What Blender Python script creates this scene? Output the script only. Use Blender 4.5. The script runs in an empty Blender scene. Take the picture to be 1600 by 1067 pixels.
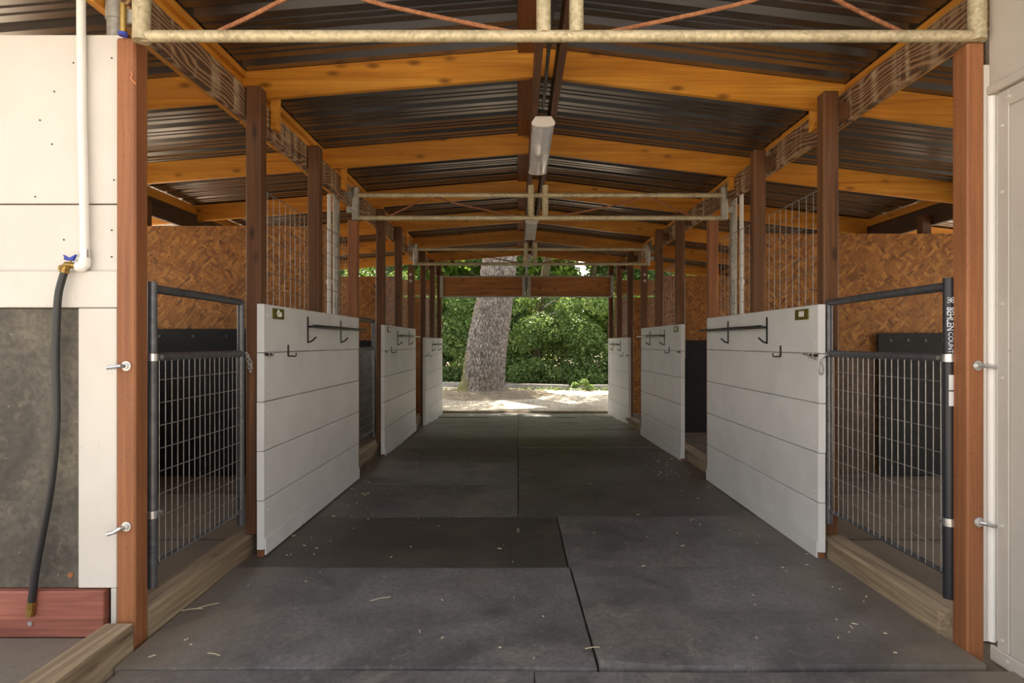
import bpy, bmesh, math, random
import numpy as np
from mathutils import Vector, Matrix, noise
random.seed(7); rng = np.random.default_rng(7)
scn = bpy.context.scene
col = scn.collection
PI = math.pi

# ---------------------------------------------------------------- camera
cd = bpy.data.cameras.new('camera'); cam = bpy.data.objects.new('camera', cd); col.objects.link(cam)
cam.location = (0, 0, 1.27); cam.rotation_euler = (PI/2, 0, 0)
cd.sensor_width = 36.0; cd.lens = 970/1600*36.0
cd.shift_x = -9/1600; cd.shift_y = 1.5/1600; cd.clip_start = .05; cd.clip_end = 300
scn.camera = cam
# ---------------------------------------------------------------- sky, sun, exposure
w = bpy.data.worlds.new('world'); scn.world = w; w.use_nodes = True
wn = w.node_tree.nodes; wl = w.node_tree.links
bgn = wn['Background']; sky = wn.new('ShaderNodeTexSky'); sky.sky_type = 'NISHITA'
sky.sun_disc = False; sky.sun_elevation = math.radians(58); sky.sun_rotation = math.radians(-15)
sky.air_density = 1.0; sky.dust_density = 3.0; sky.ozone_density = .6
hs = wn.new('ShaderNodeHueSaturation'); hs.inputs['Saturation'].default_value = .35
wb = wn.new('ShaderNodeMix'); wb.data_type = 'RGBA'; wb.blend_type = 'MULTIPLY'; wb.inputs[0].default_value = 1; wb.inputs[7].default_value = (1.0, .93, .84, 1)   # shade white balance
wl.new(sky.outputs[0], hs.inputs['Color']); wl.new(hs.outputs[0], wb.inputs[6]); wl.new(wb.outputs[2], bgn.inputs[0])
bgn.inputs[1].default_value = 0.27
sd = bpy.data.lights.new('sun', 'SUN'); sd.energy = 7.5; sd.angle = math.radians(.6); sd.color = (1, .88, .70)
sun = bpy.data.objects.new('sun', sd); col.objects.link(sun)
sun.rotation_euler = Vector((.22, -.58, -1.0)).to_track_quat('-Z', 'Y').to_euler()
sun.location = (0, 0, 30)
scn.view_settings.view_transform = 'Standard'; scn.view_settings.look = 'None'
scn.view_settings.gamma = 1; scn.view_settings.use_curve_mapping = False
scn.view_settings.exposure = 1.4
scn.cycles.max_bounces = 10; scn.cycles.diffuse_bounces = 6; scn.cycles.sample_clamp_indirect = 6

# ---------------------------------------------------------------- node helpers
class NT:
    def __init__(s, name):
        s.m = bpy.data.materials.new(name); s.m.use_nodes = True
        s.n = s.m.node_tree.nodes; s.l = s.m.node_tree.links; s.b = s.n['Principled BSDF']
    def node(s, t, **kw):
        n = s.n.new(t)
        for k, v in kw.items():
            if k.startswith('i_'):
                key = k[2:]; key = int(key) if key.isdigit() else key.replace('_', ' ')
                n.inputs[key].default_value = v
            else: setattr(n, k, v)
        return n
    def link(s, a, b): s.l.new(a, b)
    def coords(s, scale=(1, 1, 1), rot=(0, 0, 0), rand=True):
        tc = s.node('ShaderNodeTexCoord'); src = tc.outputs['Object']
        if rand:
            oi = s.node('ShaderNodeObjectInfo'); mul = s.node('ShaderNodeMath', operation='MULTIPLY'); mul.inputs[1].default_value = 37.0
            s.link(oi.outputs['Random'], mul.inputs[0])
            add = s.node('ShaderNodeVectorMath', operation='ADD'); s.link(src, add.inputs[0]); s.link(mul.outputs[0], add.inputs[1]); src = add.outputs[0]
        mp = s.node('ShaderNodeMapping'); mp.inputs['Scale'].default_value = scale; mp.inputs['Rotation'].default_value = rot
        s.link(src, mp.inputs['Vector']); return mp.outputs[0]
    def noise(s, vec, scale=5, detail=4, rough=.55, dist=0):
        n = s.node('ShaderNodeTexNoise', i_Scale=scale, i_Detail=detail, i_Roughness=rough, i_Distortion=dist); s.link(vec, n.inputs['Vector']); return n.outputs['Fac']
    def voro(s, vec, scale=5, feature='F1'):
        n = s.node('ShaderNodeTexVoronoi', i_Scale=scale, feature=feature); s.link(vec, n.inputs['Vector']); return n
    def ramp(s, fac, stops):
        n = s.node('ShaderNodeValToRGB'); e = n.color_ramp.elements
        while len(e) < len(stops): e.new(.5)
        for i, (p, c) in enumerate(stops): e[i].position = p; e[i].color = (*c, 1) if len(c) == 3 else c
        s.link(fac, n.inputs[0]); return n.outputs[0]
    def mix(s, fac, a, b, mode='MIX'):
        n = s.node('ShaderNodeMix', data_type='RGBA', blend_type=mode)
        for src, idx in ((fac, 0), (a, 6), (b, 7)):
            if hasattr(src, 'is_linked'): s.link(src, n.inputs[idx])
            elif isinstance(src, (int, float)): n.inputs[idx].default_value = src
            else: n.inputs[idx].default_value = (*src, 1)
        return n.outputs[2]
    def bump(s, h, strength=.3, dist=.01):
        n = s.node('ShaderNodeBump', i_Strength=strength, i_Distance=dist); s.link(h, n.inputs['Height']); s.link(n.outputs[0], s.b.inputs['Normal'])
    def done(s, color=None, rough=.6, metal=0, spec=None):
        if color is not None:
            if hasattr(color, 'is_linked'): s.link(color, s.b.inputs['Base Color'])
            else: s.b.inputs['Base Color'].default_value = (*color, 1)
        if hasattr(rough, 'is_linked'): s.link(rough, s.b.inputs['Roughness'])
        else: s.b.inputs['Roughness'].default_value = rough
        s.b.inputs['Metallic'].default_value = metal
        if spec is not None: s.b.inputs['Specular IOR Level'].default_value = spec
        return s.m
BW = [(0, (0, 0, 0)), (1, (1, 1, 1))]
def wood(name, axis, dark, mid, light, knots=True, rough=.6, grain=1.0, marks=False):
    t = NT(name); sc = [11*grain]*3; sc[axis] = .7*grain
    v = t.coords(tuple(sc)); n1 = t.noise(v, 1.0, 6, .6, .7)
    c = t.ramp(n1, [(.28, dark), (.5, mid), (.72, light)])
    sc2 = [70*grain]*3; sc2[axis] = 1.6
    n2 = t.noise(t.coords(tuple(sc2)), 1.0, 2, .5)
    c = t.mix(t.ramp(n2, [(.42, (0, 0, 0)), (.62, (.42, .42, .42))]), c, dark)
    nb = t.noise(t.coords((1.3, 1.3, 1.3)), 1.0, 3); c = t.mix(t.ramp(nb, [(.4, (.38, .38, .38)), (.65, (0, 0, 0))]), c, tuple(x*.55 for x in mid))
    if knots:
        sk = [10.0]*3; sk[axis] = 4.2
        vo = t.voro(t.coords(tuple(sk)), 1.0)
        kn = t.ramp(vo.outputs['Distance'], [(.07, (1, 1, 1)), (.25, (0, 0, 0))])
        sel = t.node('ShaderNodeSeparateColor'); t.link(vo.outputs['Color'], sel.inputs[0])
        g = t.ramp(sel.outputs[0], [(.38, (0, 0, 0)), (.42, (.8, .8, .8))])
        mm = t.node('ShaderNodeMath', operation='MULTIPLY'); t.link(kn, mm.inputs[0]); t.link(g, mm.inputs[1])
        c = t.mix(mm.outputs[0], c, tuple(x*.35 for x in dark))
    h = n2
    if marks:
        br = t.node('ShaderNodeTexBrick', i_Scale=1.0); br.inputs['Brick Width'].default_value = .012; br.inputs['Row Height'].default_value = .03
        vo = t.voro(t.coords((90, 90, 34)), 1.0); mk = t.ramp(vo.outputs['Distance'], [(.12, (.4, .4, .4)), (.24, (0, 0, 0))])
        t.n.remove(br); c = t.mix(mk, c, tuple(x*.45 for x in dark))
    t.bump(h, .25, .004); return t.done(c, rough)
RAFT = ((.42, .14, .012), (.74, .31, .03), (.88, .45, .075))
M = {}
M['rafter'] = wood('rafter_wood', 0, *RAFT, rough=.5)
M['block'] = wood('blocking_wood', 1, *RAFT, rough=.5)
M['redpost'] = wood('red_post_wood', 2, (.17, .055, .02), (.32, .12, .042), (.40, .165, .065), marks=True, knots=False)
M['post'] = wood('brown_post_wood', 2, (.062, .024, .008), (.155, .062, .02), (.25, .11, .04))
M['ridge'] = wood('ridge_wood', 1, (.05, .02, .009), (.12, .05, .02), (.17, .075, .033), knots=False)
M['ridgered'] = wood('red_ridge_wood', 1, (.12, .038, .01), (.22, .075, .02), (.28, .1, .03), knots=False)
M['header'] = wood('header_wood', 0, (.17, .06, .012), (.44, .18, .042), (.60, .27, .075), grain=1.8)
M['sill'] = wood('sill_wood', 1, (.10, .062, .034), (.33, .245, .15), (.50, .40, .27), rough=.85)
M['redboard'] = wood('red_board_wood', 0, (.15, .04, .025), (.33, .11, .075), (.42, .17, .12), marks=False, knots=False)
M['threshold'] = wood('threshold_wood', 0, (.14, .1, .06), (.33, .25, .16), (.45, .36, .25), rough=.85)
def beam_mat():
    t = NT('weathered_beam'); v = t.coords((7, .5, 7)); nd = t.node('ShaderNodeTexNoise', i_Scale=1.6, i_Detail=2.0); t.link(t.coords((3, .8, 3)), nd.inputs['Vector'])
    ad = t.node('ShaderNodeVectorMath', operation='MULTIPLY_ADD'); t.link(nd.outputs['Color'], ad.inputs[0]); ad.inputs[1].default_value = (2.2, 2.2, 2.2); t.link(v, ad.inputs[2])
    wv = t.node('ShaderNodeTexWave', i_Scale=1.6, i_Distortion=2.0, bands_direction='Z'); t.link(ad.outputs[0], wv.inputs['Vector'])
    c = t.ramp(wv.outputs['Fac'], [(0, (.075, .034, .014)), (.55, (.17, .082, .036)), (.8, (.25, .135, .062)), (1, (.36, .22, .115))])
    n2 = t.noise(t.coords((2, 8, .7)), 1, 3, .6, .5); n3 = t.noise(t.coords((30, 1.6, 30)), 1, 3, .5, 1.2)
    mm = t.node('ShaderNodeMath', operation='MULTIPLY'); t.link(t.ramp(n2, [(.48, (0, 0, 0)), (.62, (1, 1, 1))]), mm.inputs[0]); t.link(t.ramp(n3, [(.35, (.1, .1, .1)), (.6, (.8, .8, .8))]), mm.inputs[1])
    c = t.mix(mm.outputs[0], c, (.52, .38, .24)); t.bump(wv.outputs['Fac'], .2, .004); return t.done(c, .8)
M['beam'] = beam_mat()
M['darkbeam'] = wood('outer_beam_wood', 1, (.03, .014, .007), (.075, .035, .015), (.16, .09, .04), knots=False)
def osb_mat():
    t = NT('osb'); base = t.coords((1, 1, 1)); c = None
    nd = t.node('ShaderNodeTexNoise', i_Scale=5.0, i_Detail=2.0); t.link(base, nd.inputs['Vector'])
    for i, (a, s) in enumerate(((.15, 1.0), (1.2, 1.15), (-.6, .9), (2.1, 1.1), (.8, .95))):
        ad = t.node('ShaderNodeVectorMath', operation='MULTIPLY_ADD'); t.link(nd.outputs['Color'], ad.inputs[0]); ad.inputs[1].default_value = (.035, .035, .035); t.link(base, ad.inputs[2])
        mp = t.node('ShaderNodeMapping'); mp.inputs['Rotation'].default_value = (0, a, 0); mp.vector_type = 'TEXTURE'; mp.inputs['Scale'].default_value = (1/(46*s), .1, 1/(12*s)); mp.inputs['Location'].default_value = (i*3.3, 0, i*1.7); t.link(ad.outputs[0], mp.inputs['Vector'])
        vo = t.voro(mp.outputs[0], 1.0); sp = t.node('ShaderNodeSeparateColor'); t.link(vo.outputs['Color'], sp.inputs[0])
        lc = t.ramp(sp.outputs[0], [(0, (.12, .04, .006)), (.25, (.25, .092, .014)), (.7, (.33, .13, .021)), (1, (.47, .215, .046))])
        if c is None: c = lc
        else: c = t.mix(t.ramp(sp.outputs[1], [(.70, (0, 0, 0)), (.72, (1, 1, 1))]), c, lc)
    n0 = t.noise(base, 7, 5, .7); c = t.mix(t.ramp(n0, [(.35, (.55, .55, .55)), (.6, (0, 0, 0))]), c, (.2, .085, .016))
    vo = t.voro(base, 4.5); c = t.mix(t.ramp(vo.outputs['Distance'], [(.03, (.75, .75, .75)), (.12, (0, 0, 0))]), c, (.1, .04, .008))
    return t.done(c, .7)
M['osb'] = osb_mat()
def paint(name, c1, c2, scuff, rough=.5, amt=.5, tall=False):
    t = NT(name); n = t.noise(t.coords((1, 1, 1)), 3, 5, .6)
    c = t.ramp(n, [(.35, c2), (.65, c1)])
    vo = t.voro(t.coords((16, 16, 9)), 1.0); n2 = t.noise(t.coords((1, 1, 1)), 2.2, 2)
    mk = t.ramp(vo.outputs['Distance'], [(.035, (1, 1, 1)), (.07, (0, 0, 0))]); g = t.ramp(n2, [(.5, (0, 0, 0)), (.6, (amt, amt, amt))])
    mm = t.node('ShaderNodeMath', operation='MULTIPLY'); t.link(mk, mm.inputs[0]); t.link(g, mm.inputs[1])
    c = t.mix(mm.outputs[0], c, scuff)
    if tall:
        n3 = t.noise(t.coords((30, 30, 2.2)), 1, 4, .6); n4 = t.noise(t.coords((2, 2, 1)), 1.4, 2)
        m2 = t.node('ShaderNodeMath', operation='MULTIPLY'); t.link(t.ramp(n3, [(.62, (0, 0, 0)), (.68, (1, 1, 1))]), m2.inputs[0]); t.link(t.ramp(n4, [(.5, (0, 0, 0)), (.6, (.8, .8, .8))]), m2.inputs[1])
        c = t.mix(m2.outputs[0], c, (.12, .12, .12))
    n5 = t.noise(t.coords((30, 2, 30)), 1, 3); t.bump(n5, .12, .003); return t.done(c, rough)
M['white'] = paint('white_plank_paint', (.72, .71, .69), (.64, .63, .61), (.9, .89, .86), .45)
M['cream'] = paint('cream_wall_paint', (.60, .565, .515), (.555, .52, .47), (.2, .13, .08), .5, .9)
M['greywall'] = paint('grey_wall_paint', (.53, .49, .435), (.465, .43, .38), (.25, .23, .2), .45, .8, True)
def rubber(name, c1, c2, c3, ribs=False, rough=.52, fibre=False):
    t = NT(name); n1 = t.noise(t.coords((1, 1, 1)), 2.1, 6, .65, .6); n2 = t.noise(t.coords((1, 1, 1)), 46, 3, .6); n3 = t.noise(t.coords((1, 1, 1)), 1.2, 5, .6, 1.4)
    c = t.ramp(n1, [(.36, tuple(x*.85 for x in c1)), (.64, tuple(x*1.08 for x in c2))]); c = t.mix(t.ramp(n3, [(.52, (0, 0, 0)), (.68, (.85, .85, .85))]), c, c3)
    n6 = t.noise(t.coords((1, 1, 1)), 5.5, 6, .7, 2.0); c = t.mix(t.ramp(n6, [(.56, (0, 0, 0)), (.72, (.6, .6, .6))]), c, tuple(x*1.25 for x in c3))
    c = t.mix(t.ramp(n2, [(.35, (.45, .45, .45)), (.6, (0, 0, 0))]), c, tuple(x*.5 for x in c1))
    vo = t.voro(t.coords((1, 1, 1)), 13); c = t.mix(t.ramp(vo.outputs['Distance'], [(.03, (.7, .7, .7)), (.06, (0, 0, 0))]), c, tuple(min(.28, x*2.2) for x in c3))
    if name.startswith('rubber_mat'):    # dirt carried in along both edges of the aisle
        ge = t.node('ShaderNodeNewGeometry'); sx = t.node('ShaderNodeSeparateXYZ'); t.link(ge.outputs['Position'], sx.inputs[0])
        m1 = t.node('ShaderNodeMath', operation='SUBTRACT'); t.link(sx.outputs[0], m1.inputs[0]); m1.inputs[1].default_value = .11
        m2 = t.node('ShaderNodeMath', operation='ABSOLUTE'); t.link(m1.outputs[0], m2.inputs[0])
        m3 = t.node('ShaderNodeMapRange'); t.link(m2.outputs[0], m3.inputs[0]); m3.inputs[1].default_value = 1.15; m3.inputs[2].default_value = 1.72
        m4 = t.node('ShaderNodeMath', operation='MULTIPLY'); t.link(m3.outputs[0], m4.inputs[0]); t.link(t.ramp(n3, [(.3, (.3, .3, .3)), (.6, (1, 1, 1))]), m4.inputs[1])
        c = t.mix(m4.outputs[0], c, (.2, .165, .125))
    h = n2
    if ribs:
        wv = t.node('ShaderNodeTexWave', i_Scale=28.0, bands_direction='X'); t.link(t.coords((1, 1, 1)), wv.inputs['Vector']); c = t.mix(t.ramp(wv.outputs['Fac'], [(.4, (.6, .6, .6)), (.6, (0, 0, 0))]), c, (.012, .012, .012))
    t.bump(h, .35, .004); return t.done(c, rough, spec=.5)
M['mat'] = rubber('rubber_mat', (.092, .089, .089), (.155, .15, .15), (.205, .185, .16))
M['matdark'] = rubber('rubber_mat_dark', (.06, .056, .054), (.102, .096, .092), (.128, .11, .09))
M['matrib'] = rubber('rubber_mat_ribbed', (.058, .052, .047), (.096, .086, .075), (.135, .11, .083), ribs=True)
M['wallmat'] = rubber('rubber_wall_mat', (.06, .052, .042), (.12, .105, .083), (.17, .145, .105), rough=.75)
M['stallmat'] = rubber('stall_wall_rubber', (.006, .006, .006), (.011, .010, .009), (.018, .013, .009), rough=.8)
def metal(name, c1, c2, rough=.45, met=.6, sc=40):
    t = NT(name); vo = t.voro(t.coords((1, 1, 1)), sc); sp = t.node('ShaderNodeSeparateColor'); t.link(vo.outputs['Color'], sp.inputs[0])
    n = t.noise(t.coords((1, 1, 1)), 7, 4); mx = t.node('ShaderNodeMath', operation='MULTIPLY_ADD'); mx.inputs[1].default_value = .45; t.link(sp.outputs[0], mx.inputs[0]); t.link(n, mx.inputs[2])
    return t.done(t.ramp(mx.outputs[0], [(.35, c1), (1.0, c2)]), rough, met)
M['galv'] = metal('galvanized_pipe', (.30, .25, .15), (.56, .48, .31), .5, .2, 75)
M['galvgrey'] = metal('galvanized_grey', (.26, .25, .22), (.44, .42, .37), .5, .4)
M['steel'] = metal('grey_gate_tube', (.075, .077, .083), (.13, .132, .14), .38, .5, 30)
M['wire'] = metal('mesh_wire', (.2, .185, .17), (.34, .32, .295), .45, .5)
M['zinc'] = metal('zinc_hardware', (.5, .5, .5), (.7, .7, .7), .3, .9)
M['blackiron'] = NT('black_iron').done((.012, .012, .014), .35, .2)
M['rust'] = metal('rusty_rod', (.16, .055, .02), (.36, .15, .065), .85, .1, 120)
M['brass'] = metal('brass', (.28, .17, .05), (.5, .33, .1), .35, .9)
M['bluehandle'] = NT('blue_handle').done((.015, .035, .32), .4)
M['pvc'] = paint('white_pvc', (.76, .74, .70), (.70, .68, .64), (.5, .45, .4), .35, .3)
M['hose'] = NT('black_hose').done((.018, .018, .02), .38)
M['plate'] = NT('olive_plate').done((.16, .13, .015), .3, .5)
M['plateink'] = NT('plate_white').done((.75, .74, .7), .5)
M['lampwhite'] = NT('lamp_white').done((.72, .68, .64), .4)
def diff_mat():
    t = NT('lamp_diffuser'); n = t.noise(t.coords((1, 1, 1)), 6, 4); t.b.inputs['Coat Weight'].default_value = .5
    return t.done(t.ramp(n, [(.3, (.36, .35, .38)), (.7, (.5, .48, .5))]), .25)
M['diffuser'] = diff_mat()
M['blacktube'] = NT('black_gate_post').done((.022, .023, .028), .32, .2)
M['ink'] = NT('print_white').done((.72, .76, .82), .5)
M['sticker'] = paint('white_sticker', (.75, .75, .75), (.5, .5, .5), (.1, .1, .1), .5, .9)
def roof_mat():
    t = NT('roof_metal'); n = t.noise(t.coords((.5, 3, 1)), 1.5, 3)
    return t.done(t.ramp(n, [(.3, (.18, .17, .16)), (.7, (.27, .255, .24))]), .27, .9)
M['roof'] = roof_mat()
def dirt(name, stops, sc=3.0, bump=.5):
    t = NT(name); v = t.coords((1, 1, 1), rand=False); n = t.noise(v, sc, 8, .65, .4); n2 = t.noise(v, sc*22, 3, .6)
    c = t.ramp(n, stops); c = t.mix(t.ramp(n2, [(.35, (.5, .5, .5)), (.6, (0, 0, 0))]), c, tuple(x*.55 for x in stops[0][1])); t.bump(n2, bump, .01); return t.done(c, .95)
M['stalldirt'] = dirt('stall_dirt', [(.3, (.09, .065, .042)), (.7, (.2, .155, .11))], 4)
M['ground'] = dirt('gravel_ground', [(.32, (.27, .235, .19)), (.5, (.43, .385, .325)), (.68, (.57, .52, .45))], 1.1)
M['litter'] = dirt('leaf_litter', [(.3, (.13, .1, .07)), (.7, (.33, .27, .2))], 5)
M['concrete'] = dirt('curb_concrete', [(.3, (.2, .19, .18)), (.7, (.36, .35, .33))], 4)
M['straw'] = NT('straw').done((.5, .42, .28), .8)
M['twine'] = NT('orange_twine').done((.62, .24, .1), .8)
def bark():
    t = NT('oak_bark'); v = t.coords((1, 1, 1), rand=False); n = t.noise(v, .9, 4, .6); n2 = t.noise(t.coords((20, 20, 9), rand=False), 1.4, 5, .7)
    c = t.ramp(n2, [(.34, (.04, .033, .027)), (.5, (.19, .17, .152)), (.66, (.56, .53, .50))]); c = t.mix(t.ramp(n, [(.45, (0, 0, 0)), (.7, (.6, .6, .6))]), c, (.2, .14, .095))
    sx = t.node('ShaderNodeSeparateXYZ'); tcn = t.node('ShaderNodeTexCoord'); t.link(tcn.outputs['Object'], sx.inputs[0])
    mo = t.node('ShaderNodeMath', operation='MULTIPLY_ADD'); t.link(sx.outputs[0], mo.inputs[0]); mo.inputs[1].default_value = -1.0; t.link(n, mo.inputs[2])
    mz = t.node('ShaderNodeMapRange'); t.link(sx.outputs[2], mz.inputs[0]); mz.inputs[1].default_value = 1.6; mz.inputs[2].default_value = .3
    mk = t.node('ShaderNodeMath', operation='MULTIPLY'); t.link(t.ramp(mo.outputs[0], [(.82, (0, 0, 0)), (1, (.8, .8, .8))]), mk.inputs[0]); t.link(mz.outputs[0], mk.inputs[1]); c = t.mix(mk.outputs[0], c, (.2, .2, .03))
    t.bump(n2, .7, .04); return t.done(c, .9)
M['bark'] = bark()
M['moss'] = dirt('mossy_bark', [(.3, (.05, .035, .02)), (.7, (.11, .1, .04))], 6)
def leafmat(name, a, b, c3):
    t = NT(name); at = t.node('ShaderNodeAttribute', attribute_name='rnd'); c = t.ramp(at.outputs['Fac'], [(0, a), (.6, b), (.93, c3), (1, (.42, .3, .03))])
    t.done(c, .5, spec=.3); tr = t.node('ShaderNodeBsdfTranslucent'); cb = t.mix(.5, c, (.3, .42, .06)); t.link(cb, tr.inputs['Color'])
    mx = t.node('ShaderNodeMixShader', i_0=.42); t.link(t.b.outputs[0], mx.inputs[1]); t.link(tr.outputs[0], mx.inputs[2]); t.link(mx.outputs[0], t.n['Material Output'].inputs['Surface']); return t.m
M['leaf'] = leafmat('leaf_green', (.055, .11, .035), (.16, .26, .085), (.40, .50, .20))
M['leaf2'] = leafmat('leaf_yellow_green', (.07, .14, .022), (.2, .33, .05), (.45, .58, .14))

# ---------------------------------------------------------------- geometry helpers
class MB:
    def __init__(s): s.v = []; s.f = []
    def add(s, vs, fs):
        o = len(s.v); s.v += [tuple(p) for p in vs]; s.f += [tuple(i+o for i in f) for f in fs]; return s
    def hexa(s, p):   # 8 points: bottom 0-3 ccw, top 4-7
        return s.add(p, [(3, 2, 1, 0), (4, 5, 6, 7), (0, 1, 5, 4), (1, 2, 6, 5), (2, 3, 7, 6), (3, 0, 4, 7)])
    def box(s, x0, x1, y0, y1, z0, z1, c=0.0):
        if x0 > x1: x0, x1 = x1, x0
        if c <= 0:
            return s.hexa([(x0, y0, z0), (x1, y0, z0), (x1, y1, z0), (x0, y1, z0), (x0, y0, z1), (x1, y0, z1), (x1, y1, z1), (x0, y1, z1)])
        bm = bmesh.new(); bmesh.ops.create_cube(bm, size=1)
        for v in bm.verts: v.co = ((x0+x1)/2+v.co.x*(x1-x0), (y0+y1)/2+v.co.y*(y1-y0), (z0+z1)/2+v.co.z*(z1-z0))
        bmesh.ops.bevel(bm, geom=bm.edges[:], offset=c, segments=1, affect='EDGES')
        s.bm(bm); return s
    def bm(s, bm):
        bm.verts.index_update(); s.add([v.co[:] for v in bm.verts], [[v.index for v in f.verts] for f in bm.faces]); bm.free()
    def tube(s, pts, r, n=10, cap=True, closed=False):
        pts = [Vector(p) for p in pts]; m = len(pts); rr = r if isinstance(r, (list, tuple)) else [r]*m
        up = None; rings = []
        for i, p in enumerate(pts):
            if closed: d = (pts[(i+1) % m]-pts[i-1])
            else: d = (pts[min(i+1, m-1)]-pts[max(i-1, 0)])
            d.normalize()
            if up is None:
                up = Vector((0, 0, 1)) if abs(d.z) < .9 else Vector((1, 0, 0))
            a = (up-d*up.dot(d)).normalized(); b = d.cross(a); up = a
            rings.append([p+(a*math.cos(2*PI*k/n)+b*math.sin(2*PI*k/n))*rr[i] for k in range(n)])
        vs = [q for rg in rings for q in rg]; fs = []
        for i in range(m if closed else m-1):
            j = (i+1) % m
            for k in range(n): fs.append((i*n+k, i*n+(k+1) % n, j*n+(k+1) % n, j*n+k))
        if cap and not closed: fs += [tuple(range(n-1, -1, -1)), tuple((m-1)*n+k for k in range(n))]
        return s.add(vs, fs)
    def build(s, name, mat, parent=None, loc=None, smooth=False):
        me = bpy.data.meshes.new(name)
        if parent is not None: base = Vector(parent['_base'])
        elif loc is not None: base = Vector(loc)
        else: base = Vector((0, 0, 0))
        me.from_pydata([(x-base.x, y-base.y, z-base.z) for x, y, z in s.v], [], s.f); me.update()
        me.materials.append(M[mat] if isinstance(mat, str) else mat)
        if smooth:
            for p in me.polygons: p.use_smooth = True
            try: me.set_sharp_from_angle(angle=math.radians(40))
            except Exception: pass
        o = bpy.data.objects.new(name, me); col.objects.link(o)
        if parent is not None: o.parent = parent
        else: o.location = base
        o['_base'] = tuple(base); return o
def smooth_pts(p, n=4):
    p = [Vector(q) for q in p]; out = []
    for i in range(len(p)-1):
        a, b, c, d = p[max(i-1, 0)], p[i], p[i+1], p[min(i+2, len(p)-1)]
        for k in range(n):
            u = k/n; out.append(.5*((2*b)+(c-a)*u+(2*a-5*b+4*c-d)*u*u+(3*b-a-3*c+d)*u**3))
    out.append(p[-1]); return out
def tag(o, label, cat, group=None):
    o['label'] = label; o['category'] = cat
    if group: o['group'] = group
    return o
def thing(name, loc, label, cat, group=None):
    o = bpy.data.objects.new(name, None); col.objects.link(o); o.location = loc; o['_base'] = tuple(loc); o.empty_display_size = .1
    return tag(o, label, cat, group)
def struct(name, loc=(0, 0, 0)):
    o = bpy.data.objects.new(name, None); col.objects.link(o); o.location = loc; o['_base'] = tuple(loc); o['kind'] = 'structure'; return o
def stuff(o): o['kind'] = 'stuff'; return o
ORD = ['first', 'second', 'third', 'fourth', 'fifth', 'sixth', 'seventh', 'eighth', 'ninth', 'tenth', 'eleventh', 'twelfth', 'thirteenth']
def zf(y): return -.14*min(max((y-7.0)/5.2, 0), 1)

# ================================================================ setting
XL, XR = -1.61, 1.90             # outer faces of the aisle posts
BAY = [2.57, 5.85, 9.05, 12.2]   # truss lines
RX = .15                         # ridge
def rz(x): return 2.985-(.08*(RX-x) if x < RX else .12*(x-RX))   # underside of rafters
# ground around the barn
def grid(mb, x0, x1, y0, y1, nx, ny, zfun):
    vs = [(x0+(x1-x0)*i/nx, y0+(y1-y0)*j/ny) for j in range(ny+1) for i in range(nx+1)]
    mb.add([(x, y, zfun(x, y)) for x, y in vs], [(j*(nx+1)+i, j*(nx+1)+i+1, (j+1)*(nx+1)+i+1, (j+1)*(nx+1)+i) for j in range(ny) for i in range(nx)])
def gz(x, y):
    t = min(max((y-7)/6, 0), 1); z = -.05-.13*t
    if y > 12.6: z += .02*noise.noise((x*.7, y*.7, 0))+.012*noise.noise((x*3, y*3, 2))
    return z
g = MB(); grid(g, -40, 40, -40, 12.6, 20, 30, gz); grid(g, -40, 40, 12.6, 60, 160, 120, gz)
o = g.build('ground', 'ground', smooth=True); o['kind'] = 'structure'
f = MB(); grid(f, -4.7, 5.4, 1.2, 12.45, 8, 24, lambda x, y: zf(y)-.012)
o = f.build('floor', 'stalldirt', smooth=True); o['kind'] = 'structure'

# roof
ceil = struct('ceiling')
def roof_profile(y0, n):
    out = []
    for k in range(n):
        b = y0+k*.3
        for dy, dz in ((0, 0), (.03, .032), (.06, .032), (.09, 0), (.148, 0), (.156, .007), (.168, .007), (.176, 0), (.214, 0), (.222, .007), (.234, .007), (.242, 0)):
            out.append((b+dy, dz))
    out.append((y0+n*.3, 0)); return out
for side in (-1, 1):
    xs = np.linspace(RX, -4.75 if side < 0 else 5.4, 7)
    for k in range(13):  # farthest sheet row is added overhang that keeps sun off the mats
        pr = roof_profile(1.75+k*.9, 3); pr.append((pr[-1][0]+.03, .032)); pr.append((pr[-1][0]+.03, .032)); mb = MB(); vs = []
        for x in xs: vs += [(x, y, rz(x)+.186+dz+.001*(k % 2)) for y, dz in pr]
        n = len(pr); mb.add(vs, [(i*n+j, i*n+j+1, (i+1)*n+j+1, (i+1)*n+j) for i in range(len(xs)-1) for j in range(n-1)])
        mb.build('roof_sheet', 'roof', ceil)
RY = [2.3, 4.0, 5.6, 7.2, 8.8, 10.4, 12.15]
for i, y in enumerate(RY):
    for side in (-1, 1):
        xe = -4.7 if side < 0 else 5.35; mb = MB(); a, b = (xe, RX) if side < 0 else (RX, xe)
        mb.hexa([(a, y, rz(a)), (b, y, rz(b)), (b, y+.038, rz(b)), (a, y+.038, rz(a)), (a, y, rz(a)+.184), (b, y, rz(b)+.184), (b, y+.038, rz(b)+.184), (a, y+.038, rz(a)+.184)])
        tag(mb.build('rafter', 'rafter', loc=((a+b)/2, y, rz((a+b)/2))), 'orange knotty rafter, %s row from the front, %s of the roof ridge' % (ORD[i], 'left' if side < 0 else 'right'), 'rafter', 'orange rafters under the metal roof')
mb = MB()
mb.box(0, .105, 2.0, 12.6, 3.135, 3.163)
tag(mb.build('ridge_board', 'ridgered', loc=(.05, 2, 3.15)), 'flat reddish brown ridge board running under the roof peak', 'board')
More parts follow.
